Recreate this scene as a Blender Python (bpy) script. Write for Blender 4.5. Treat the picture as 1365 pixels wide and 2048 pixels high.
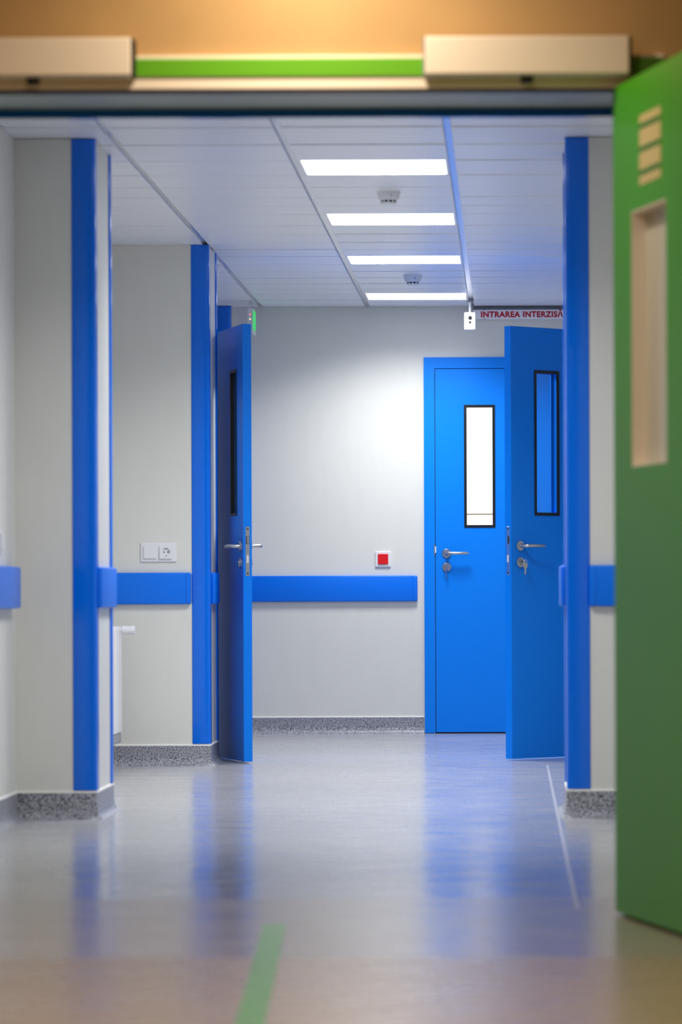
import bpy, bmesh, math, random
from mathutils import Vector, Matrix

random.seed(7)
for o in list(bpy.data.objects):
    bpy.data.objects.remove(o, do_unlink=True)
S = bpy.context.scene
C = S.collection

# ------------------------------------------------------------------ camera
# metres; camera stands at the origin of x/y and looks along +Y
CAM_H, CEIL = 0.82, 2.468
F_PX = 8780.0
cam = bpy.data.cameras.new('camera')
cam.sensor_fit = 'VERTICAL'
cam.sensor_height = 36.0
cam.sensor_width = 24.0
cam.lens = F_PX / 2048.0 * 36.0
cam.shift_x = -(1023.0 - 682.5) / 2048.0
cam.shift_y = (1183.0 - 1024.0) / 2048.0
cam.clip_end = 100
cam.dof.use_dof = True
cam.dof.focus_distance = 23.5
cam.dof.aperture_fstop = 4.6
co = bpy.data.objects.new('camera', cam)
C.objects.link(co)
co.location = (0, 0, CAM_H)
co.rotation_euler = (Matrix.Rotation(math.radians(90), 4, 'X') @ Matrix.Rotation(math.radians(-0.2), 4, 'Z')).to_euler()
S.camera = co

# ------------------------------------------------------------------ world, exposure
w = bpy.data.worlds.new('world')
S.world = w
w.use_nodes = True
w.node_tree.nodes['Background'].inputs[0].default_value = (0.6, 0.7, 0.85, 1)
w.node_tree.nodes['Background'].inputs[1].default_value = 0.05
S.view_settings.view_transform = 'Standard'
S.view_settings.look = 'None'
S.view_settings.gamma = 1.0
S.view_settings.exposure = 0.07
S.view_settings.use_curve_mapping = False
S.cycles.max_bounces = 7
S.cycles.diffuse_bounces = 5
S.cycles.glossy_bounces = 3
S.cycles.transparent_max_bounces = 6
S.cycles.caustics_reflective = False
S.cycles.caustics_refractive = False

COOL_STRENGTH = 5.0         # glow of the corridor's square diffusers
COOL_WATT = 31.0            # light each of them throws down
WARM_WATT = 13.0           # the warm lobby downlight and the two added fill lamps

# ------------------------------------------------------------------ materials
def lin(r, g, b):
    def f(c):
        c /= 255.0
        return c / 12.92 if c <= 0.04045 else ((c + 0.055) / 1.055) ** 2.4
    return (f(r), f(g), f(b), 1.0)

def mat(name, rgb, rough=0.5, metal=0.0, spec=0.5, noise=0.0, nscale=30.0, bump=0.0, bscale=200.0,
        emit=None, estr=0.0, stretch=(1, 1, 1), coat=0.0, rvar=0.0):
    m = bpy.data.materials.new(name)
    m.use_nodes = True
    nt = m.node_tree
    b = nt.nodes['Principled BSDF']
    col = lin(*rgb)
    b.inputs['Base Color'].default_value = col
    b.inputs['Roughness'].default_value = rough
    b.inputs['Metallic'].default_value = metal
    b.inputs['Specular IOR Level'].default_value = spec
    b.inputs['Coat Weight'].default_value = coat
    if noise or bump or rvar:
        tc = nt.nodes.new('ShaderNodeTexCoord')
        mp = nt.nodes.new('ShaderNodeMapping')
        mp.inputs['Scale'].default_value = stretch
        nt.links.new(tc.outputs['Object'], mp.inputs[0])
    if noise:
        n = nt.nodes.new('ShaderNodeTexNoise')
        n.inputs['Scale'].default_value = nscale
        n.inputs['Detail'].default_value = 5
        nt.links.new(mp.outputs[0], n.inputs['Vector'])
        r = nt.nodes.new('ShaderNodeValToRGB')
        r.color_ramp.elements[0].position = 0.3
        r.color_ramp.elements[1].position = 0.7
        r.color_ramp.elements[0].color = tuple(c * (1 - noise) for c in col[:3]) + (1,)
        r.color_ramp.elements[1].color = tuple(min(1, c * (1 + noise)) for c in col[:3]) + (1,)
        nt.links.new(n.outputs['Fac'], r.inputs[0])
        nt.links.new(r.outputs[0], b.inputs['Base Color'])
    if bump:
        n2 = nt.nodes.new('ShaderNodeTexNoise')
        n2.inputs['Scale'].default_value = bscale
        n2.inputs['Detail'].default_value = 3
        nt.links.new(mp.outputs[0], n2.inputs['Vector'])
        bp = nt.nodes.new('ShaderNodeBump')
        bp.inputs['Strength'].default_value = bump
        bp.inputs['Distance'].default_value = 0.002
        nt.links.new(n2.outputs['Fac'], bp.inputs['Height'])
        nt.links.new(bp.outputs[0], b.inputs['Normal'])
    if emit:
        b.inputs['Emission Color'].default_value = lin(*emit)
        b.inputs['Emission Strength'].default_value = estr
    return m

M = {}
M['wall'] = mat('wall_vinyl', (220, 220, 214), 0.42, noise=0.012, nscale=18, bump=0.10, bscale=350, stretch=(1, 1, 0.3))
M['lobby_wall'] = mat('lobby_wall_paint', (184, 154, 108), 0.6, noise=0.03, nscale=9)
M['tile'] = mat('ceiling_tile_white', (234, 236, 244), 0.34, spec=0.4, noise=0.02, nscale=40)
M['void'] = mat('ceiling_void_grey', (120, 122, 126), 0.8)
M['strip'] = mat('ceiling_strip_metal', (214, 216, 222), 0.22, metal=0.55)
M['blue'] = mat('blue_guard_plastic', (0, 108, 230), 0.14, spec=0.4, noise=0.03, nscale=60, bump=0.5, bscale=5)
M['rail'] = mat('blue_rail_plastic', (0, 114, 236), 0.34, spec=0.3, bump=0.15, bscale=500)
M['door'] = mat('blue_door_lacquer', (0, 128, 240), 0.42, spec=0.22, bump=0.05, bscale=260)
M['green'] = mat('green_door_lacquer', (70, 172, 16), 0.42, spec=0.25, bump=0.04, bscale=200)
M['green_trim'] = mat('green_frame_paint', (96, 178, 22), 0.45)
M['lining'] = mat('frame_lining_paint', (150, 172, 162), 0.35)
M['cream'] = mat('cream_painted_metal', (246, 240, 234), 0.4)
M['white'] = mat('white_plastic', (228, 229, 232), 0.3)
M['radiator'] = mat('white_radiator_enamel', (240, 240, 240), 0.35)
M['grey'] = mat('grey_plastic', (150, 155, 162), 0.4)
M['black'] = mat('black_rubber', (12, 14, 18), 0.4)
M['dark'] = mat('dark_gap', (18, 18, 20), 0.7)
M['steel'] = mat('brushed_steel', (196, 196, 198), 0.28, metal=1.0)
M['red'] = mat('red_button_plastic', (222, 8, 14), 0.35)
M['red_ink'] = mat('red_lettering', (190, 12, 34), 0.5)
M['sign'] = mat('sign_white', (244, 240, 246), 0.4)
M['caulk'] = mat('white_caulk', (236, 236, 232), 0.5)
M['tape'] = mat('green_floor_tape', (92, 176, 82), 0.4, noise=0.08, nscale=14)
M['weld'] = mat('pale_weld_thread', (188, 190, 198), 0.3)
M['frosted'] = mat('frosted_film_pane', (206, 214, 216), 0.25)
M['blind'] = mat('tan_blind_rail', (120, 98, 72), 0.5)
M['sticker'] = mat('cream_sticker', (214, 206, 150), 0.5)
M['sticker_line'] = mat('green_sticker_print', (44, 132, 44), 0.5)
M['light'] = mat('light_diffuser', (255, 255, 255), 0.5, emit=(246, 250, 255), estr=COOL_STRENGTH)
M['warm'] = mat('warm_diffuser', (255, 240, 215), 0.5, emit=(255, 196, 120), estr=3.0)
M['lit_pane'] = mat('lit_frosted_pane', (120, 116, 108), 0.3, emit=(255, 250, 238), estr=1.15)
M['exit'] = mat('exit_green_glow', (10, 150, 70), 0.3, emit=(20, 230, 100), estr=0.55)
M['led_red'] = mat('led_red', (255, 90, 70), 0.3, emit=(255, 80, 60), estr=3)
M['led_yellow'] = mat('led_yellow', (255, 230, 120), 0.3, emit=(255, 225, 120), estr=3)

def glass_mat():
    m = bpy.data.materials.new('clear_pane')
    m.use_nodes = True
    nt = m.node_tree
    nt.nodes.clear()
    out = nt.nodes.new('ShaderNodeOutputMaterial')
    tr = nt.nodes.new('ShaderNodeBsdfTransparent')
    tr.inputs[0].default_value = (0.9, 0.94, 0.95, 1)
    gl = nt.nodes.new('ShaderNodeBsdfGlossy')
    gl.inputs['Roughness'].default_value = 0.03
    fr = nt.nodes.new('ShaderNodeFresnel')
    fr.inputs[0].default_value = 1.75
    mx = nt.nodes.new('ShaderNodeMixShader')
    ge = nt.nodes.new('ShaderNodeNewGeometry')
    inv = nt.nodes.new('ShaderNodeMath')
    inv.operation = 'SUBTRACT'
    inv.inputs[0].default_value = 1.0
    nt.links.new(ge.outputs['Backfacing'], inv.inputs[1])
    mul = nt.nodes.new('ShaderNodeMath')
    mul.operation = 'MULTIPLY'
    nt.links.new(fr.outputs[0], mul.inputs[0])
    nt.links.new(inv.outputs[0], mul.inputs[1])
    nt.links.new(mul.outputs[0], mx.inputs[0])
    nt.links.new(tr.outputs[0], mx.inputs[1])
    nt.links.new(gl.outputs[0], mx.inputs[2])
    nt.links.new(mx.outputs[0], out.inputs[0])
    return m
M['glass'] = glass_mat()

def speckle_mat():
    m = mat('speckled_vinyl_base', (128, 130, 138), 0.4)
    nt = m.node_tree
    b = nt.nodes['Principled BSDF']
    tc = nt.nodes.new('ShaderNodeTexCoord')
    n = nt.nodes.new('ShaderNodeTexNoise')
    n.inputs['Scale'].default_value = 180
    n.inputs['Detail'].default_value = 2
    r = nt.nodes.new('ShaderNodeValToRGB')
    r.color_ramp.elements[0].position = 0.36
    r.color_ramp.elements[1].position = 0.62
    r.color_ramp.elements[0].color = lin(52, 52, 62)
    r.color_ramp.elements[1].color = lin(188, 190, 200)
    nt.links.new(tc.outputs['Object'], n.inputs['Vector'])
    nt.links.new(n.outputs['Fac'], r.inputs[0])
    nt.links.new(r.outputs[0], b.inputs['Base Color'])
    return m
M['base'] = speckle_mat()

def floor_mat(name, rgb, rough, bump, spec=0.5):
    """sheet vinyl: fine speckle, slow unevenness of the sheet in the bump"""
    m = mat(name, rgb, rough, spec=spec)
    nt = m.node_tree
    b = nt.nodes['Principled BSDF']
    tc = nt.nodes.new('ShaderNodeTexCoord')
    n = nt.nodes.new('ShaderNodeTexNoise')
    n.inputs['Scale'].default_value = 90
    n.inputs['Detail'].default_value = 4
    r = nt.nodes.new('ShaderNodeValToRGB')
    r.color_ramp.elements[0].position = 0.32
    r.color_ramp.elements[1].position = 0.68
    c = lin(*rgb)
    r.color_ramp.elements[0].color = tuple(x * 0.82 for x in c[:3]) + (1,)
    r.color_ramp.elements[1].color = tuple(x * 1.18 for x in c[:3]) + (1,)
    nt.links.new(tc.outputs['Object'], n.inputs['Vector'])
    nt.links.new(n.outputs['Fac'], r.inputs[0])
    nt.links.new(r.outputs[0], b.inputs['Base Color'])
    n2 = nt.nodes.new('ShaderNodeTexNoise')
    n2.inputs['Scale'].default_value = 1.7
    n2.inputs['Detail'].default_value = 4
    n2.inputs['Roughness'].default_value = 0.55
    nt.links.new(tc.outputs['Object'], n2.inputs['Vector'])
    bp = nt.nodes.new('ShaderNodeBump')
    bp.inputs['Strength'].default_value = bump
    bp.inputs['Distance'].default_value = 0.01
    nt.links.new(n2.outputs['Fac'], bp.inputs['Height'])
    nt.links.new(bp.outputs[0], b.inputs['Normal'])
    n3 = nt.nodes.new('ShaderNodeTexNoise')
    n3.inputs['Scale'].default_value = 5
    n3.inputs['Detail'].default_value = 4
    mr = nt.nodes.new('ShaderNodeMapRange')
    mr.inputs['To Min'].default_value = max(0.02, rough - 0.07)
    mr.inputs['To Max'].default_value = rough + 0.07
    nt.links.new(tc.outputs['Object'], n3.inputs['Vector'])
    nt.links.new(n3.outputs['Fac'], mr.inputs[0])
    nt.links.new(mr.outputs[0], b.inputs['Roughness'])
    return m
M['floor'] = floor_mat('grey_sheet_vinyl', (170, 170, 172), 0.18, 0.6, 0.45)
M['floor_mid'] = floor_mat('grey_threshold_vinyl', (172, 167, 162), 0.22, 0.14, 0.42)
M['floor_lobby'] = floor_mat('lobby_sheet_vinyl', (174, 160, 138), 0.28, 0.16, 0.55)

# ------------------------------------------------------------------ helpers
def obj(name, bm, m=None, parent=None, loc=None, smooth=False):
    me = bpy.data.meshes.new(name)
    bmesh.ops.recalc_face_normals(bm, faces=bm.faces[:])
    bm.to_mesh(me)
    bm.free()
    if smooth:
        for p in me.polygons:
            p.use_smooth = True
        try:
            me.set_sharp_from_angle(angle=math.radians(40))
        except Exception:
            pass
    if m:
        me.materials.append(M[m])
    o = bpy.data.objects.new(name, me)
    C.objects.link(o)
    if parent:
        o.parent = parent
    if loc:
        o.location = loc
    return o

def tag(o, label, cat, group=None, kind=None):
    o['label'] = label
    o['category'] = cat
    if group:
        o['group'] = group
    if kind:
        o['kind'] = kind
    return o

def thing(name, label, cat, loc=(0, 0, 0), rotz=0.0, group=None, kind=None):
    o = bpy.data.objects.new(name, None)
    C.objects.link(o)
    o.empty_display_size = 0.1
    o.location = loc
    o.rotation_euler = (0, 0, rotz)
    return tag(o, label, cat, group, kind)

def bx(bm, x0, x1, y0, y1, z0, z1, bev=0.0, seg=2):
    r = bmesh.ops.create_cube(bm, size=1.0)
    vs = r['verts']
    for v in vs:
        v.co = Vector(((x0 + x1) / 2 + v.co.x * (x1 - x0), (y0 + y1) / 2 + v.co.y * (y1 - y0), (z0 + z1) / 2 + v.co.z * (z1 - z0)))
    if bev > 0:
        es = list({e for v in vs for e in v.link_edges})
        bmesh.ops.bevel(bm, geom=es, offset=bev, segments=seg, profile=0.5, affect='EDGES')
    return bm

def box(*a, **k):
    return bx(bmesh.new(), *a, **k)

def lathe(bm, prof, origin=(0, 0, 0), axis='Z', n=32):
    """prof: list of (radius, height) from one end to the other; closed with caps"""
    rings = []
    O = Vector(origin)
    for r, h in prof:
        ring = []
        for i in range(n):
            a = 2 * math.pi * i / n
            c, s = r * math.cos(a), r * math.sin(a)
            p = {'Z': (c, s, h), 'Y': (c, h, s), 'X': (h, c, s)}[axis]
            ring.append(bm.verts.new(O + Vector(p)))
        rings.append(ring)
    for a, b in zip(rings, rings[1:]):
        for i in range(n):
            bm.faces.new((a[i], a[(i + 1) % n], b[(i + 1) % n], b[i]))
    bm.faces.new(rings[0])
    bm.faces.new(rings[-1])
    return bm

def tube(bm, pts, r, n=12, rs=None):
    pts = [Vector(p) for p in pts]
    rings = []
    for i, p in enumerate(pts):
        if i == 0:
            d = pts[1] - pts[0]
        elif i == len(pts) - 1:
            d = pts[-1] - pts[-2]
        else:
            d = (pts[i + 1] - pts[i]).normalized() + (pts[i] - pts[i - 1]).normalized()
        d.normalize()
        up = Vector((0, 0, 1)) if abs(d.z) < 0.9 else Vector((1, 0, 0))
        u = d.cross(up).normalized()
        v = d.cross(u).normalized()
        rr = rs[i] if rs else r
        rings.append([bm.verts.new(p + (u * math.cos(2 * math.pi * k / n) + v * math.sin(2 * math.pi * k / n)) * rr) for k in range(n)])
    for a, b in zip(rings, rings[1:]):
        for i in range(n):
            bm.faces.new((a[i], a[(i + 1) % n], b[(i + 1) % n], b[i]))
    bm.faces.new(rings[0])
    bm.faces.new(rings[-1])
    return bm

def prism(bm, poly, z0, z1):
    a = [bm.verts.new((x, y, z0)) for x, y in poly]
    b = [bm.verts.new((x, y, z1)) for x, y in poly]
    n = len(poly)
    bm.faces.new(a)
    bm.faces.new(b)
    for i in range(n):
        bm.faces.new((a[i], a[(i + 1) % n], b[(i + 1) % n], b[i]))
    return bm

def plate_with_hole(xs, zs, y0, y1):
    """slab from xs[0]..xs[3] by zs[0]..zs[3] with the middle cell cut out"""
    bm = bmesh.new()
    def vgrid(y):
        return [[bm.verts.new((x, y, z)) for z in zs] for x in xs]
    f, b = vgrid(y0), vgrid(y1)
    for i in range(3):
        for j in range(3):
            if i == 1 and j == 1:
                continue
            for g in (f, b):
                bm.faces.new((g[i][j], g[i + 1][j], g[i + 1][j + 1], g[i][j + 1]))
    for i in range(3):
        for j in (0, 3):
            bm.faces.new((f[i][j], f[i + 1][j], b[i + 1][j], b[i][j]))
            bm.faces.new((f[j][i], f[j][i + 1], b[j][i + 1], b[j][i]))
    for j in (1, 2):
        bm.faces.new((f[1][j], f[2][j], b[2][j], b[1][j]))
        bm.faces.new((f[j][1], f[j][2], b[j][2], b[j][1]))
    return bm

def frame_ring(x0, x1, z0, z1, wd, y0, y1):
    return plate_with_hole((x0, x0 + wd, x1 - wd, x1), (z0, z0 + wd, z1 - wd, z1), y0, y1)

def struct(name, bm, m, label, cat):
    return tag(obj(name, bm, m), label, cat, kind='structure')

# ------------------------------------------------------------------ setting: shell
P1, P1B = 15.936, 16.60        # near piers, front and rear faces
P2, P2B = 20.806, 21.38        # farther pier on the left
BACK = 25.40
XL1, XL2, XL3 = -1.80, -1.95, -1.62
P1X, P2X, PRX = -1.512, -1.433, 0.206
WF, WB = 11.18, 11.77          # the wall with the double doorway

floor = struct('floor', box(-3.2, 1.6, WB, BACK + 0.2, -0.05, 0.0), 'floor', 'glossy grey vinyl floor of the blue corridor', 'floor')
struct('floor_threshold', box(-3.2, 1.9, 9.83, WB, -0.05, 0.0), 'floor_mid', 'grey vinyl floor strip under and before the green doorway', 'floor')
struct('floor_lobby', box(-3.2, 1.9, -2.0, 9.83, -0.05, 0.0), 'floor_lobby', 'beige grey vinyl floor in front of the green door', 'floor')
obj('weld_seam', box(0.163, 0.173, 11.3, 20.7, 0.0, 0.0012), 'weld', floor)

struct('wall_back', plate_with_hole((-3.2, -0.43, 0.47, 1.6), (-0.05, -0.01, 2.105, 2.7), BACK, BACK + 0.2), 'wall',
       'pale grey end wall behind the closed blue door', 'wall')
struct('wall_left', box(XL1 - 0.3, XL1, WB, P1, 0, CEIL), 'wall', 'pale grey side wall beside the near blue edged pier', 'wall')
pier1 = struct('wall_left_near_pier', box(XL1 - 0.3, P1X, P1, P1B, 0, CEIL), 'wall', 'wide pale grey pier with blue corners before the radiator', 'wall')
struct('wall_left_recess', box(XL2 - 0.15, XL2, P1B, P2, 0, CEIL), 'wall', 'pale grey recessed wall carrying the radiator', 'wall')
pier2 = struct('wall_left_far_pier', box(XL2 - 0.15, P2X, P2, P2B, 0, CEIL), 'wall', 'pale grey pier carrying the double switch and socket', 'wall')
# side wall behind the far pier, with the doorway of the dark room
bm = bmesh.new()
bx(bm, XL3 - 0.12, XL3, P2B, 21.99, 0, CEIL)
bx(bm, XL3 - 0.12, XL3, 22.91, 23.4, 0, CEIL)
bx(bm, XL3 - 0.12, XL3, 21.99, 22.91, 2.13, CEIL)
struct('wall_left_far', bm, 'wall', 'short grey side wall behind the open door next to the exit sign', 'wall')
struct('wall_left_passage', box(-3.2, -3.05, P2B, BACK, 0, CEIL), 'wall', 'grey wall of the side passage hidden behind the far pier', 'wall')
pil = struct('wall_left_pilaster', box(-1.95, -1.613, 25.26, BACK, 0, CEIL), 'wall', 'shallow grey pilaster in the far corner beside the exit sign', 'wall')
pier3 = struct('wall_right_near_pier', box(PRX, 1.6, P1, P1B, 0, CEIL), 'wall', 'pale grey pier with blue corner partly hidden by the green door', 'wall')
struct('wall_right', box(0.75, 0.95, WB, P1, 0, CEIL), 'wall', 'pale grey side wall hidden behind the green door', 'wall')
bm = bmesh.new()
bx(bm, 0.67, 0.82, 21.0, 21.99, 0, CEIL)
bx(bm, 0.67, 0.82, 22.91, BACK, 0, CEIL)
bx(bm, 0.67, 0.82, 21.99, 22.91, 2.13, CEIL)
struct('wall_right_far', bm, 'wall', 'pale grey side wall behind the open door with keys', 'wall')
struct('wall_right_room', box(1.75, 1.9, P1B, BACK, 0, CEIL), 'wall', 'grey wall of the room behind the open door with keys', 'wall')

# foreground wall with the double doorway
JL, JR, HD = -1.46, 0.292, 2.12
bm = bmesh.new()
bx(bm, -3.2, JL, WF, WB, 0, 2.75)
bx(bm, JR, 1.9, WF, WB, 0, 2.75)
bx(bm, JL, JR, WF, WB, HD, 2.75)
struct('wall_front', bm, 'lobby_wall', 'warm lit wall above the green framed doorway', 'wall')
struct('wall_lobby_left', box(-3.2, -3.0, -2, WF, 0, 2.75), 'lobby_wall', 'left lobby wall outside the doorway', 'wall')
struct('wall_lobby_right', box(1.3, 1.5, -2, WF, 0, 2.75), 'lobby_wall', 'lobby wall behind the green door', 'wall')
struct('wall_lobby_rear', box(-3.2, 1.9, -2.2, -2, 0, 2.75), 'lobby_wall', 'lobby wall behind the viewer', 'wall')
struct('ceiling_lobby', box(-3.2, 1.9, -2, WF, 2.70, 2.85), 'lobby_wall', 'plain ceiling of the lobby before the doorway', 'ceiling')

# ------------------------------------------------------------------ ceiling: slab, tiles, recessed strips
ceil = struct('ceiling', box(-3.2, 1.9, WB, BACK + 0.2, CEIL + 0.03, CEIL + 0.16), 'void', 'suspended white tile ceiling of the blue corridor', 'ceiling')
COLS = [-2.66, -2.05, -1.445, -0.826, -0.222, 0.392, 1.0]
ROWS = [11.77, 11.99, 12.58, 13.18, 13.78, 14.39, 14.98, 15.58, 16.19, 16.79, 17.38, 17.88, 18.35, 18.76, 19.17, 19.77,
        20.25, 20.72, 21.15, 21.57, 22.12, 22.60, 23.05, 23.5, 23.9, 24.28, 24.83, 25.40]
LIGHTS = {14.39, 16.79, 19.17, 21.57, 24.28}
HW = 0.014
meshes = {}
for ci in range(len(COLS) - 1):
    for ri in range(len(ROWS) - 1):
        if ci == 3 and ROWS[ri] in LIGHTS:
            continue
        x0, x1 = COLS[ci] + HW, COLS[ci + 1] - HW
        d = ROWS[ri + 1] - ROWS[ri]
        key = (ci, round(d, 3))
        if key not in meshes:
            o = obj('ceiling_tile', box(x0, x1, 0.002, d - 0.002, 0.0, 0.022, bev=0.0015, seg=1), 'tile', ceil)
            meshes[key] = o.data
        else:
            o = bpy.data.objects.new('ceiling_tile', meshes[key])
            C.objects.link(o)
            o.parent = ceil
        o.location = (0, ROWS[ri], CEIL + random.uniform(0, 0.0012))
        o.rotation_euler = (random.uniform(0.0025, 0.0065), 0, 0)
for x in COLS[1:-1]:
    obj('grid_strip', box(x - HW + 0.001, x + HW - 0.001, WB, BACK, CEIL + 0.012, CEIL + 0.03), 'strip', ceil)

names = {24.28: 'square ceiling light closest to the end wall', 21.57: 'square ceiling light just before the farther smoke detector',
         19.17: 'square ceiling light just beyond the nearer smoke detector', 16.79: 'largest looking square ceiling light, before the nearer smoke detector', 
         14.39: 'square ceiling light hidden above the doorway, over the near pier', 11.99: 'square ceiling light hidden directly behind the doorway head'}
for y in sorted(LIGHTS):
    y1 = ROWS[ROWS.index(y) + 1]
    t = thing('ceiling_light', names[y], 'light', (0, y, CEIL), 0, 'square ceiling lights')
    x0, x1 = COLS[3] + HW, COLS[4] - HW
    d = y1 - y
    bm = frame_ring(x0, x1, 0.002, d - 0.002, 0.012, 0.004, 0.026)
    for v in bm.verts:                       # ring was built in xz: lay it flat
        v.co = Vector((v.co.x, v.co.z, v.co.y))
    obj('frame', bm, 'white', t)
    obj('diffuser', box(x0 + 0.012, x1 - 0.012, 0.014, d - 0.014, 0.010, 0.02), 'light', t)
    ld = bpy.data.lights.new('panel_light', 'AREA')
    ld.shape = 'RECTANGLE'
    ld.size, ld.size_y = x1 - x0 - 0.03, d - 0.03
    ld.energy = COOL_WATT * (0.65 if y < 15 else 0.8 if y > 24 else 1.0)
    ld.color = (0.985, 0.99, 1.0)
    ld.spread = math.radians(142)
    lo = bpy.data.objects.new('panel_light', ld)
    C.objects.link(lo)
    lo.parent = t
    lo.location = ((x0 + x1) / 2, d / 2, 0.008)

# ------------------------------------------------------------------ cove baseboards
PROF = [(0, 0), (0.034, 0), (0.030, 0.003), (0.019, 0.009), (0.011, 0.018), (0.007, 0.034), (0.006, 0.060), (0.006, 0.094), (0, 0.094)]
CAPP = [(0, 0.094), (0.007, 0.094), (0.006, 0.100), (0, 0.102)]
def run(prof, p0, p1, nrm, m0, m1):
    bm = bmesh.new()
    p0, p1, nrm = Vector(p0), Vector(p1), Vector(nrm)
    d = (p1 - p0).normalized()
    a, b = [], []
    for o_, z in prof:
        q0 = p0 + nrm * o_ - d * o_ * m0
        q1 = p1 + nrm * o_ + d * o_ * m1
        a.append(bm.verts.new((q0.x, q0.y, z)))
        b.append(bm.verts.new((q1.x, q1.y, z)))
    n = len(prof)
    bm.faces.new(a)
    bm.faces.new(b)
    for i in range(n):
        bm.faces.new((a[i], a[(i + 1) % n], b[(i + 1) % n], b[i]))
    return bm
def baseboard(name, label, segs):
    root = thing(name, label, 'baseboard', kind='structure')
    for s in segs:
        obj('cove', run(PROF, *s), 'base', root)
        obj('cap_strip', run(CAPP, *s), 'caulk', root)
baseboard('baseboard_back', 'speckled grey cove baseboard below the red button', [((XL3, BACK), (-0.506, BACK), (0, -1), 0, 0)])
baseboard('baseboard_left_near', 'speckled cove baseboard around the near blue cornered pier on the left',
          [((XL1, WB), (XL1, P1), (1, 0), 0, -1), ((XL1, P1), (P1X, P1), (0, -1), -1, 1), ((P1X, P1), (P1X, P1B), (1, 0), 1, 1)])
baseboard('baseboard_left_far', 'speckled cove baseboard below the radiator and the socket pier',
          [((XL2, P1B), (XL2, P2), (1, 0), 0, -1), ((XL2, P2), (P2X, P2), (0, -1), -1, 1), ((P2X, P2), (P2X, P2B), (1, 0), 1, 0)])
baseboard('baseboard_right', 'speckled cove baseboard around the pier beside the green door',
          [((PRX, P1), (0.75, P1), (0, -1), 1, 0), ((PRX, P1), (PRX, P1B), (-1, 0), 1, 0)])

# ------------------------------------------------------------------ corner guards
def guard(label, cx, cy, sx, sy, z0=0.104, z1=CEIL - 0.001, arm=0.08, t=0.006):
    """L-shaped guard on a wall corner; the solid lies towards (sx, sy) from the corner"""
    R = 0.014
    pts = [(arm, 0.0), (arm, -t * 0.6), (arm - 0.004, -t)]
    c = R - t
    for k in range(7):
        a = math.pi * 1.5 - k * (math.pi / 2) / 6
        pts.append((c + R * math.cos(a), c + R * math.sin(a)))
    pts += [(-t, arm - 0.004), (-t * 0.6, arm), (0.0, arm), (0, 0)]
    poly = [(cx + sx * u, cy + sy * v) for u, v in pts]
    o = obj('corner_guard', prism(bmesh.new(), poly, z0, z1), 'blue', smooth=True)
    tag(o, label, 'corner guard', 'blue corner guards')
    return o
guard('tall blue corner guard on the front edge of the near pier opposite the green door', P1X, P1, -1, 1)
guard('thin blue corner guard on the rear edge of the near pier, before the radiator', P1X, P1B, -1, -1)
guard('blue corner guard beside the double socket plate', P2X, P2, -1, 1)
guard('thin blue corner guard at the rear of the socket pier, behind the open door edge', P2X, P2B, -1, -1)
guard('wide blue corner guard on the pier next to the green door', PRX, P1, 1, 1)
guard('blue corner guard behind the green door pier, facing the key door', PRX, P1B, 1, -1)
guard('blue corner guard seen above the open door by the exit sign', -1.613, 25.26, -1, 1)

# ------------------------------------------------------------------ wall bumper rails
RZ0, RZ1 = 0.765, 0.915
def rail(label, axis, face, a0, a1, out, cap0=True, cap1=True, th=0.025):
    """axis 'x': runs along x on the wall y=face, out=-1 towards the camera; axis 'y': along y on the wall x=face"""
    t = thing('bumper_rail', label, 'handrail', group='blue bumper rails')
    f0, f1 = sorted((face, face + out * th))
    def piece(name, u0, u1, bev):
        if axis == 'x':
            b = box(u0, u1, f0, f1, RZ0, RZ1, bev=bev, seg=3)
        else:
            b = box(f0, f1, u0, u1, RZ0, RZ1, bev=bev, seg=3)
        return obj(name, b, 'rail', t, smooth=True)
    c = 0.024
    s0 = a0 + (c if cap0 else 0)
    s1 = a1 - (c if cap1 else 0)
    if s1 - s0 > 0.03:
        piece('rail', s0, s1, 0.007)
    if cap0:
        piece('end_cap', a0, s0 + 0.006, 0.0095)
    if cap1:
        piece('end_cap', s1 - 0.006, a1, 0.0095)
    return t
rail('long blue bumper rail on the end wall under the red button', 'x', BACK, XL3 + 0.03, -0.542, -1, False, True)
rail('blue bumper rail below the double socket plate', 'x', P2, XL2, P2X - 0.083, -1, False, True)
rail('short blue bumper rail on the side of the socket pier, behind the open door', 'y', P2X, P2 + 0.085, 21.20, 1)
rail('short light blue bumper rail on the side of the near pier opposite the green door', 'y', P1X, P1 + 0.02, P1B - 0.04, 1)
rail('blurred blue bumper rail cut by the picture edge, on the near side wall', 'y', XL1, WB + 0.1, 15.80, 1, False, True, 0.035)
rail('blue bumper rail end on the pier front touching the green door edge', 'x', P1, PRX + 0.078, 0.74, -1, True, False)
rail('narrow blue bumper rail on the inner side of the pier next to the green door', 'y', PRX, P1 + 0.09, P1B - 0.04, -1)

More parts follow.
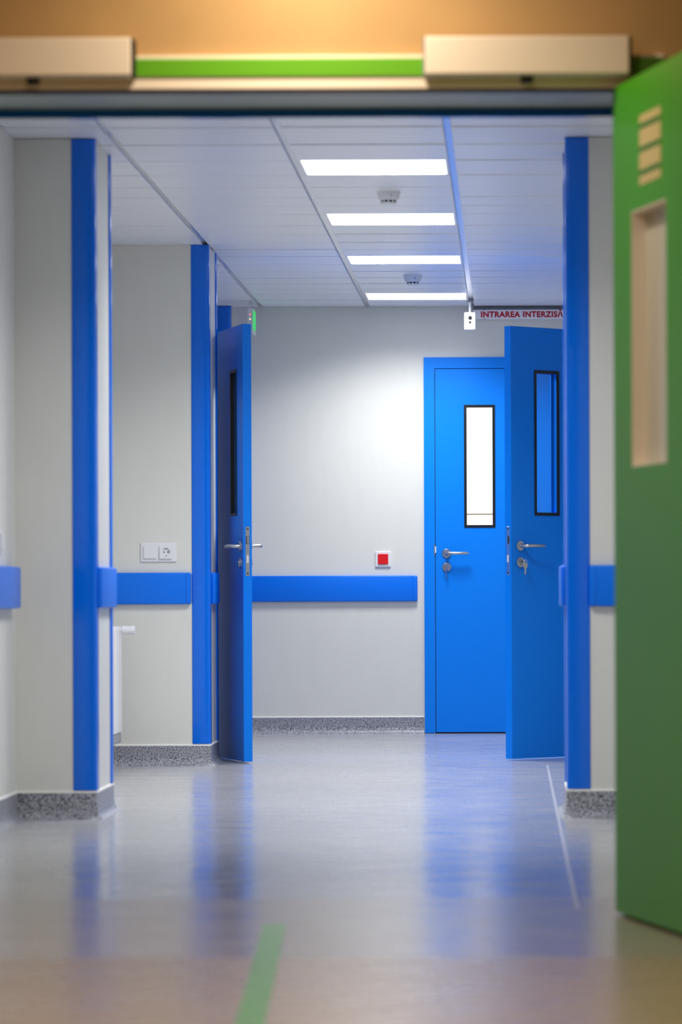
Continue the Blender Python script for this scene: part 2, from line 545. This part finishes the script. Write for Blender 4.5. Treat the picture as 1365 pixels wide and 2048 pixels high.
# ------------------------------------------------------------------ blue doors
DW, DT, DH = 0.90, 0.042, 2.10
WX0, WX1, WZ0, WZ1 = 0.166, 0.346, 1.19, 1.90       # vision panel, measured from the lock edge
HZ, KZ = 1.042, 0.962                               # lever and lock heights
def lever_set(root, s, side, towards, cyl=True):
    """lever on the face side (-1/+1 in local y) at distance s along x; lever points along 'towards'"""
    y0 = side * DT / 2
    def ys(a):
        return y0 + side * a
    h = obj('handle', lathe(bmesh.new(), [(0.0255, 0), (0.0255, side * 0.006), (0.022, side * 0.009)], (s, y0, HZ), 'Y', 32), 'steel', root, smooth=True)
    L = 0.128
    pts = [(s, ys(0.006), HZ), (s, ys(0.040), HZ), (s + towards * 0.004, ys(0.050), HZ), (s + towards * 0.014, ys(0.056), HZ),
           (s + towards * 0.06, ys(0.058), HZ), (s + towards * (L - 0.02), ys(0.056), HZ), (s + towards * L, ys(0.050), HZ - 0.001)]
    obj('lever', tube(bmesh.new(), pts, 0.0095, 14, [0.0105, 0.0098, 0.0095, 0.0093, 0.0090, 0.0085, 0.0055]), 'steel', h, smooth=True)
    e = obj('lock_rosette', lathe(bmesh.new(), [(0.0255, 0), (0.0255, side * 0.006), (0.022, side * 0.009)], (s, y0, KZ), 'Y', 32), 'steel', root, smooth=True)
    bm = bmesh.new()
    bx(bm, s - 0.0045, s + 0.0045, *sorted((ys(0.006), ys(0.013))), KZ - 0.018, KZ - 0.002)
    lathe(bm, [(0.0085, 0), (0.0085, side * 0.014)], (s, y0, KZ + 0.003), 'Y', 20)
    obj('lock_cylinder', bm, 'steel', e)
    obj('keyway', box(s - 0.0012, s + 0.0012, *sorted((ys(0.0135), ys(0.0146))), KZ - 0.002, KZ + 0.008), 'black', e)

def leaf(root, sides=((-1, 'black', 0.004), (1, 'door', 0.004))):
    """local frame: x from the lock edge (0) to the hinge edge (DW); y = thickness; z from the floor"""
    obj('leaf', plate_with_hole((0, WX0 + 0.006, WX1 - 0.006, DW), (0.008, WZ0 + 0.006, WZ1 - 0.006, DH + 0.008), -DT / 2, DT / 2), 'door', root)
    for side, m, dep in sides:
        ya, yb = sorted((side * (DT / 2 - dep), side * (DT / 2 + 0.003)))
        obj('panel_frame', frame_ring(WX0, WX1, WZ0, WZ1, 0.0155, ya, yb), m, root)

def lock_plate(root):
    e = obj('lock_faceplate', box(-0.0022, 0.0, -0.010, 0.010, 0.90, 1.135, bev=0.0008, seg=1), 'steel', root)
    for z in (0.911, 1.124):
        obj('screw', lathe(bmesh.new(), [(0.0042, -0.0030), (0.0036, -0.0020)], (0, 0, z), 'X', 14), 'dark', e)
    obj('latch', box(-0.011, -0.002, -0.0045, 0.0045, HZ + 0.012, HZ + 0.046), 'steel', e)
    obj('latch_slot', box(-0.0028, -0.002, -0.0075, 0.0075, HZ + 0.010, HZ + 0.048), 'dark', e)
    obj('bolt', box(-0.0034, -0.002, -0.0045, 0.0045, KZ + 0.0, KZ + 0.036), 'white', e)

# hinge-edge origin is not needed: the empty sits at the lock edge on the floor
def door(name, label, lock_xy, ang):
    """ang: direction (degrees, from +x) in which the leaf runs from its lock edge to its hinge edge"""
    return thing(name, label, 'door', (lock_xy[0], lock_xy[1], 0), math.radians(ang), kind='structure')

# open leaf on the left: runs from its lock edge back and to the left
TH1 = 13.5
d1 = door('door_1', 'open blue door seen nearly edge-on below the exit sign', (-1.264, 21.05), 90 + TH1)
leaf(d1, ((1, 'black', 0.017), (-1, 'black', 0.017)))
obj('glass_pane', box(WX0 + 0.014, WX1 - 0.014, -0.003, 0.003, WZ0 + 0.014, WZ1 - 0.014), 'glass', d1)
lock_plate(d1)
lever_set(d1, 0.06, 1, 1)
lever_set(d1, 0.06, -1, 1)

# open leaf on the right: runs from its lock edge back and to the right
d2 = door('door_2', 'open dark blue door with hanging keys, partly behind the pier', (-0.0133, 21.30), 90 - 43)
leaf(d2)
obj('glass_pane', box(WX0 + 0.014, WX1 - 0.014, -0.003, 0.003, WZ0 + 0.014, WZ1 - 0.014), 'glass', d2)
lock_plate(d2)
lever_set(d2, 0.06, -1, 1)
lever_set(d2, 0.06, 1, 1)

# closed door in the end wall
d3 = thing('door_3', 'closed bright blue door with lit window in the end wall', 'door', (-0.436, BACK - 0.012 + DT / 2, 0), 0, kind='structure')
leaf(d3, ((-1, 'black', 0.016),))
ps = WZ0 + 0.078
obj('glass_pane', box(WX0 + 0.014, WX1 - 0.014, -0.004, 0.002, ps + 0.003, WZ1 - 0.014), 'lit_pane', d3)
obj('glass_pane', box(WX0 + 0.014, WX1 - 0.014, -0.004, 0.002, WZ0 + 0.014, ps - 0.003), 'lit_pane', d3)
obj('blind_rail', box(WX0 + 0.014, WX1 - 0.014, -0.006, 0.002, ps - 0.003, ps + 0.003), 'blind', d3)
lever_set(d3, 0.063, -1, 1)
fr = obj('door_frame', None or box(-0.066, -0.004, -0.024, 0.03, 0.004, 2.176), 'door', d3)
obj('door_frame', box(DW + 0.004, DW + 0.066, -0.024, 0.03, 0.004, 2.176), 'door', d3)
obj('door_frame', box(-0.004, DW + 0.004, -0.024, 0.03, DH + 0.012, 2.176), 'door', d3)
obj('strike_plate', box(-0.009, -0.0035, -0.026, -0.02, 1.030, 1.094), 'steel', fr)
obj('strike_lip', box(-0.0035, 0.003, -0.027, -0.018, 1.045, 1.081), 'white', fr)
obj('gap_shade_strip', box(-0.004, 0.0, -0.014, 0.02, 0.0, DH + 0.012), 'dark', d3)  # dark strips set around the leaf to stand for shade in the gap
obj('gap_shade_strip', box(DW, DW + 0.004, -0.014, 0.02, 0.0, DH + 0.012), 'dark', d3)
obj('gap_shade_strip', box(0.0, DW, -0.014, 0.02, DH + 0.008, DH + 0.012), 'dark', d3)
obj('gap_shade_strip', box(0.0, DW, -0.010, 0.02, 0.0, 0.008), 'dark', d3)

# keys hanging from the locks
def key(label, loc, rotz):
    t = thing('key', label, 'key', loc, rotz, 'door keys')
    bm = bmesh.new()
    prism(bm, [(-0.011, 0.008), (-0.006, 0.014), (0.006, 0.014), (0.011, 0.008), (0.011, -0.004), (0.005, -0.012), (-0.005, -0.012), (-0.011, -0.004)], -0.001, 0.001)
    prism(bm, [(-0.0042, -0.012), (0.0042, -0.012), (0.0042, -0.026), (0.0030, -0.028), (0.0042, -0.030), (0.0034, -0.040), (0, -0.044), (-0.0042, -0.040)], -0.001, 0.001)
    for v in bm.verts:
        v.co = Vector((v.co.x, v.co.z, v.co.y))
    obj('blade', bm, 'steel', t)
    bm = bmesh.new()
    tube(bm, [(0.009 * math.cos(a), 0.0, 0.018 + 0.009 * math.sin(a)) for a in [2 * math.pi * k / 20 for k in range(21)]], 0.0009, 6)
    obj('key_ring', bm, 'steel', t)
    # the inserted key the ring hangs from
    obj('inserted_key', box(-0.0012, 0.0012, 0.0, 0.022, 0.013, 0.034, bev=0.0008, seg=1), 'steel', t)
    return t
a2 = math.radians(90 - 43)
def on_face(root_xy, ang, s, off):
    c, sn = math.cos(ang), math.sin(ang)
    ly = -DT / 2 - off
    return (root_xy[0] + s * c - ly * sn, root_xy[1] + s * sn + ly * c)
kx, ky = on_face((-0.0133, 21.30), a2, 0.06, 0.036)
key('flat key hanging from the lock of the dark open door', (kx, ky, KZ - 0.017), math.radians(8))
kx, ky = on_face((-0.436, BACK - 0.012 + DT / 2), 0.0, 0.063, 0.036)
key('narrow key turned edge-on in the lock of the closed door with lit window', (kx, ky, KZ - 0.026), math.radians(62))

# ------------------------------------------------------------------ green double doorway in the foreground
fr = thing('door_frame', 'green and cream frame head across the top of the doorway', 'door frame', (0, 0, 0), kind='structure')
obj('head_board', box(-1.56, 0.393, WF - 0.03, WF, 2.098, 2.184, bev=0.002, seg=1), 'cream', fr)
obj('green_band', box(-1.56, 0.390, WF - 0.036, WF - 0.03, 2.131, 2.175), 'green_trim', fr)
obj('head_lining', box(JL, JR, WF, WB, HD - 0.006, HD), 'lining', fr)
obj('stop_bar', box(JL, JR, WF - 0.03, WF + 0.004, 2.088, 2.098), 'black', fr)
obj('rear_lip', box(JL, JR, WB - 0.012, WB + 0.012, 2.092, HD + 0.05), 'blue', fr)
obj('jamb_lining', box(JR - 0.006, JR, WF - 0.03, WB, 0, 2.098), 'lining', fr)
obj('jamb_lining', box(JL, JL + 0.006, WF - 0.03, WB, 0, 2.098), 'lining', fr)

for xa, xb in ((-1.56, JL), (JR, 0.393)):
    obj('side_board', box(xa, xb, WF - 0.03, WF, 0.0, 2.098), 'cream', fr)
    obj('green_band', box(xa + 0.03, xb - 0.03, WF - 0.036, WF - 0.03, 0.0, 2.131), 'green_trim', fr)

GA = math.radians(-90 + 10.8)
d4 = thing('door_4', 'open green door with narrow window at the picture edge', 'door', (0.262, 11.115, 0), GA, kind='structure')
# local x from the hinge edge towards the viewer; visible face is local y = 0 and the leaf thickens towards +y
GW = 0.86
wx0, wx1, wz0, wz1 = 0.212, 0.60, 1.128, 1.762
obj('leaf', plate_with_hole((0, wx0, wx1, GW), (0.010, wz0, wz1, 2.092), 0.0, 0.05), 'green', d4)
obj('window_reveal', frame_ring(wx0, wx1, wz0, wz1, 0.004, 0.0005, 0.0495), 'cream', d4)
obj('glass_pane', box(wx0 + 0.004, wx1 - 0.004, 0.038, 0.043, wz0 + 0.004, wz1 - 0.004), 'frosted', d4)
st = obj('sticker', box(0.312, 0.548, -0.001, 0.0, 1.818, 1.990), 'sticker', d4)
for z in (1.848, 1.905, 1.962):
    obj('printed_line', box(0.312, 0.548, -0.0016, -0.001, z - 0.007, z + 0.007), 'sticker_line', st)

def operator(label, x0, x1, spx):
    t = thing('door_operator', label, 'door closer', ((x0 + x1) / 2, WF - 0.03, 2.122), 0, 'door operators over the doorway')
    w2 = (x1 - x0) / 2
    obj('cover', box(-w2 + 0.006, w2 - 0.006, -0.105, -0.006, 0.0, 0.096, bev=0.004), 'cream', t)
    obj('end_cap', box(-w2, -w2 + 0.006, -0.102, -0.006, 0.0, 0.094), 'grey', t)
    obj('end_cap', box(w2 - 0.006, w2, -0.102, -0.006, 0.0, 0.094), 'dark', t)
    obj('spindle', lathe(bmesh.new(), [(0.017, 0.0), (0.017, -0.014), (0.012, -0.018)], (spx - (x0 + x1) / 2, -0.05, 0), 'Z', 20), 'black', t)
    return t
operator('cream door operator box over the green door', -0.2176, 0.309, 0.044)
operator('cream door operator box cut by the picture edge, away from the green door', -1.473, -0.947, -1.205)

tag(obj('floor_tape', box(-0.028, 0.028, 0, 6.0, 0.0, 0.0012), 'tape', None, (-0.587, 10.85 - 6.0, 0)), 'green tape line on the floor before the doorway', 'tape')
bpy.data.objects['floor_tape'].location = (-0.587 + 6.0 * math.sin(math.radians(2.0)), 10.85 - 6.0 * math.cos(math.radians(2.0)), 0)
bpy.data.objects['floor_tape'].rotation_euler = (0, 0, math.radians(2.0))

# ------------------------------------------------------------------ lobby downlight by the doorway (warm), plus two added unseen fill lamps
wl = ['warm round ceiling lamp above the doorway head', 'added warm fill lamp midway along the lobby', 'added warm fill lamp over the viewer']
for i, y in enumerate((10.75, 7.9, 4.0)):
    t = thing('ceiling_lamp_or_fill', wl[i], 'lamp', (-0.5, y, 2.70), 0, 'warm lobby ceiling lamps')
    obj('ring', lathe(bmesh.new(), [(0.13, 0.0), (0.13, -0.02), (0.115, -0.03), (0.105, -0.03), (0.105, -0.012), (0.0, -0.012)][:5], (0, 0, 0), 'Z', 32), 'white', t)
    obj('diffuser', lathe(bmesh.new(), [(0.104, -0.012), (0.104, -0.031), (0.09, -0.034)], (0, 0, 0), 'Z', 32), 'warm', t)
    ld = bpy.data.lights.new('lamp_light', 'AREA')
    ld.shape = 'DISK'
    ld.size = 0.2
    ld.energy = WARM_WATT * (1.0, 3.0, 2.0)[i]
    ld.color = (1.0, 0.77, 0.52)
    lo = bpy.data.objects.new('lamp_light', ld)
    C.objects.link(lo)
    lo.parent = t
    lo.location = (0, 0, -0.04)

# ------------------------------------------------------------------ smoke detectors
def detector(label, x, y):
    t = thing('smoke_detector', label, 'smoke detector', (x, y, CEIL), 0, 'ceiling smoke detectors')
    obj('base', lathe(bmesh.new(), [(0.049, 0.003), (0.049, -0.010), (0.046, -0.014)], n=36), 'white', t, smooth=True)
    obj('body', lathe(bmesh.new(), [(0.045, -0.013), (0.044, -0.024), (0.037, -0.034)], n=36), 'white', t, smooth=True)
    obj('chamber', lathe(bmesh.new(), [(0.030, -0.033), (0.030, -0.043)], n=30), 'black', t)
    for k in range(10):
        a = 2 * math.pi * (k + 0.5) / 10
        obj('rib', lathe(bmesh.new(), [(0.0035, -0.033), (0.0035, -0.043)], (0.031 * math.cos(a), 0.031 * math.sin(a), 0), n=8), 'white', t)
    obj('cap', lathe(bmesh.new(), [(0.034, -0.042), (0.034, -0.047), (0.028, -0.051)], n=36), 'white', t, smooth=True)
    obj('indicator', lathe(bmesh.new(), [(0.003, 0), (0.003, -0.002)], (0.012, -0.0445, -0.016), 'Y', 8), 'grey', t)
detector('white smoke detector between the two nearest visible ceiling lights', -0.50, 18.10)
detector('white smoke detector between the two farthest ceiling lights', -0.507, 22.88)

# ------------------------------------------------------------------ security camera
t = thing('security_camera', 'small white security camera hanging beside the red lettered sign', 'camera', (-0.228, 24.90, CEIL))
obj('ceiling_plate', lathe(bmesh.new(), [(0.022, 0.012), (0.022, -0.004), (0.018, -0.006)], n=24), 'grey', t)
obj('stem', lathe(bmesh.new(), [(0.007, -0.005), (0.007, -0.066)], (0, 0.0, 0), 'Z', 16), 'white', t, smooth=True)
b = obj('housing', box(-0.033, 0.033, -0.022, 0.016, -0.165, -0.064, bev=0.008, seg=3), 'white', t, smooth=True)
obj('lens', lathe(bmesh.new(), [(0.0105, 0.0), (0.0105, -0.003), (0.008, -0.004)], (0, -0.022, -0.096), 'Y', 20), 'black', b)
obj('infrared_eye', lathe(bmesh.new(), [(0.0068, 0.0), (0.0068, -0.002), (0.005, -0.003)], (0, -0.022, -0.121), 'Y', 16), 'black', b)
obj('sensor_window', lathe(bmesh.new(), [(0.0068, 0.0), (0.0068, -0.0015), (0.005, -0.002)], (0, -0.022, -0.144), 'Y', 16), 'grey', b)

# ------------------------------------------------------------------ no-entry sign on the end wall
t = thing('wall_sign', 'long white sign with red capital lettering near the ceiling', 'sign', (-0.215, BACK, 2.394))
obj('board', box(0, 0.56, -0.060, 0.0, 0.0, 0.053, bev=0.002, seg=1), 'sign', t)
obj('ceiling_channel', box(0, 0.56, -0.02, 0.0, 0.053, 0.072), 'grey', t)
for z in (0.001, 0.052):
    obj('fixing', box(0.062, 0.068, -0.0615, -0.060, z - 0.002, z + 0.002), 'dark', t)
cu = bpy.data.curves.new('lettering', 'FONT')
cu.body = 'INTRAREA INTERZIS\u0102'
cu.size = 0.045
cu.offset = 0.0019
cu.space_character = 1.1
cu.extrude = 0.0004
tmp = bpy.data.objects.new('tmp_text', cu)
C.objects.link(tmp)
dg = bpy.context.evaluated_depsgraph_get()
me = bpy.data.meshes.new_from_object(tmp.evaluated_get(dg))
bpy.data.objects.remove(tmp, do_unlink=True)
xs = [v.co.x for v in me.vertices]
sx = 0.476 / (max(xs) - min(xs))
ix = [v.co.x for v in me.vertices]
x_min = min(ix)
# capital height 0.033
caps = 0.045 * 0.73
sz = 0.033 / caps
for v in me.vertices:
    v.co = Vector(((v.co.x - x_min) * sx, v.co.z, v.co.y * sz))
me.materials.clear()
me.materials.append(M['red_ink'])
to = bpy.data.objects.new('lettering', me)
C.objects.link(to)
to.parent = t
to.location = (0.046, -0.0608, 0.0105)

# ------------------------------------------------------------------ exit sign
t = thing('exit_sign', 'hanging green exit sign seen edge-on above the open door', 'sign', (-1.468, 24.78, 2.425))
b = obj('casing', box(-0.016, 0.008, 0, 0.30, -0.088, 0.0, bev=0.002, seg=1), 'white', t)
obj('charge_lamp', lathe(bmesh.new(), [(0.0028, 0), (0.0028, -0.002)], (-0.001, 0, -0.035), 'Y', 10), 'led_red', b)
obj('power_lamp', lathe(bmesh.new(), [(0.0028, 0), (0.0028, -0.002)], (-0.001, 0, -0.062), 'Y', 10), 'led_yellow', b)
obj('test_button', lathe(bmesh.new(), [(0.0025, 0), (0.0025, -0.002)], (-0.001, 0, -0.078), 'Y', 10), 'black', b)
p = obj('sign_plate', box(0.008, 0.013, 0, 0.30, -0.142, 0.0), 'white', t)
obj('green_face', box(0.013, 0.0142, 0.008, 0.292, -0.118, -0.008), 'exit', p)
for y in (0.03, 0.27):
    bm = bmesh.new()
    tube(bm, [(0.0 + 0.009 * math.cos(a), y, 0.032 + 0.009 * math.sin(a)) for a in [2 * math.pi * k / 18 for k in range(19)]], 0.0013, 6)
    tube(bm, [(-0.005, y, 0.0), (-0.005, y, 0.024)], 0.0013, 6)
    tube(bm, [(0.005, y, 0.0), (0.005, y, 0.024)], 0.0013, 6)
    obj('hanger', bm, 'steel', t)

# ------------------------------------------------------------------ switch and socket, red button, near switch
t = thing('socket_plate', 'white double plate with light switch and power socket', 'socket', (-1.671, P2, 1.012))
obj('plate', box(-0.0855, 0.0855, -0.007, 0, -0.046, 0.046, bev=0.003), 'white', t)
bm = box(-0.0705, -0.0095, -0.014, -0.007, -0.030, 0.030, bev=0.0015)
obj('rocker', bm, 'white', t)
bm = bmesh.new()
cxs, R0 = 0.036, 0.0205
# socket insert: square face with a round well
n = 32
outer, inner, well = [], [], []
for k in range(n):
    a = 2 * math.pi * k / n
    c, s_ = math.cos(a), math.sin(a)
    q = 0.0305 / max(abs(c), abs(s_))
    outer.append(bm.verts.new((cxs + q * c, -0.0155, q * s_)))
    inner.append(bm.verts.new((cxs + R0 * c, -0.0155, R0 * s_)))
    well.append(bm.verts.new((cxs + (R0 - 0.002) * c, -0.0076, (R0 - 0.002) * s_)))
back = [bm.verts.new((v.co.x, -0.007, v.co.z)) for v in outer]
for k in range(n):
    j = (k + 1) % n
    bm.faces.new((outer[k], outer[j], inner[j], inner[k]))
    bm.faces.new((inner[k], inner[j], well[j], well[k]))
    bm.faces.new((outer[k], outer[j], back[j], back[k]))
bm.faces.new(well)
so = obj('socket_insert', bm, 'white', t)
for dx in (-0.0095, 0.0095):
    obj('pin_hole', lathe(bmesh.new(), [(0.0034, -0.0074), (0.0034, -0.0082)], (cxs + dx, 0, 0), 'Y', 14), 'black', so)
for dz in (-0.0185, 0.0185):
    obj('earth_clip', box(cxs - 0.004, cxs + 0.004, -0.0135, -0.0076, dz - 0.003, dz + 0.003), 'grey', so)

t = thing('emergency_button', 'red square button in a white plate on the end wall', 'button', (-0.7405, BACK, 1.010))
obj('plate', box(-0.045, 0.045, -0.010, 0, -0.045, 0.045, bev=0.003), 'white', t)
obj('button', box(-0.030, 0.030, -0.016, -0.010, -0.030, 0.030, bev=0.002), 'red', t)

t = thing('light_switch', 'white light switch at the picture edge above the near rail', 'switch', (XL1, 15.40, 1.00))
obj('plate', box(0, 0.012, -0.043, 0.043, -0.043, 0.043, bev=0.003), 'white', t)
obj('rocker', box(0.012, 0.018, -0.030, 0.030, -0.030, 0.030, bev=0.0015), 'white', t)

# ------------------------------------------------------------------ radiator
t = thing('radiator', 'white wall radiator half hidden behind the near pier', 'radiator', (XL2, 19.05, 0))
obj('panel', box(0.045, 0.120, 0, 1.56, 0.165, 0.655, bev=0.006), 'radiator', t)
obj('lower_channel', box(0.052, 0.116, 0.01, 1.55, 0.118, 0.165, bev=0.004), 'grey', t)
obj('top_grille', box(0.05, 0.116, 0.01, 1.55, 0.655, 0.664), 'radiator', t)
for y in (0.25, 1.30):
    obj('bracket', box(0.002, 0.046, y, y + 0.04, 0.25, 0.60), 'radiator', t)
v = obj('valve', lathe(bmesh.new(), [(0.016, 0.112), (0.016, 0.122), (0.021, 0.124), (0.023, 0.146)], (0, 1.545, 0.644), 'X', 20), 'white', t, smooth=True)
obj('thermostat_head', lathe(bmesh.new(), [(0.0195, 0.144), (0.020, 0.150), (0.0225, 0.180), (0.0205, 0.184)], (0, 1.545, 0.644), 'X', 24), 'white', v, smooth=True)
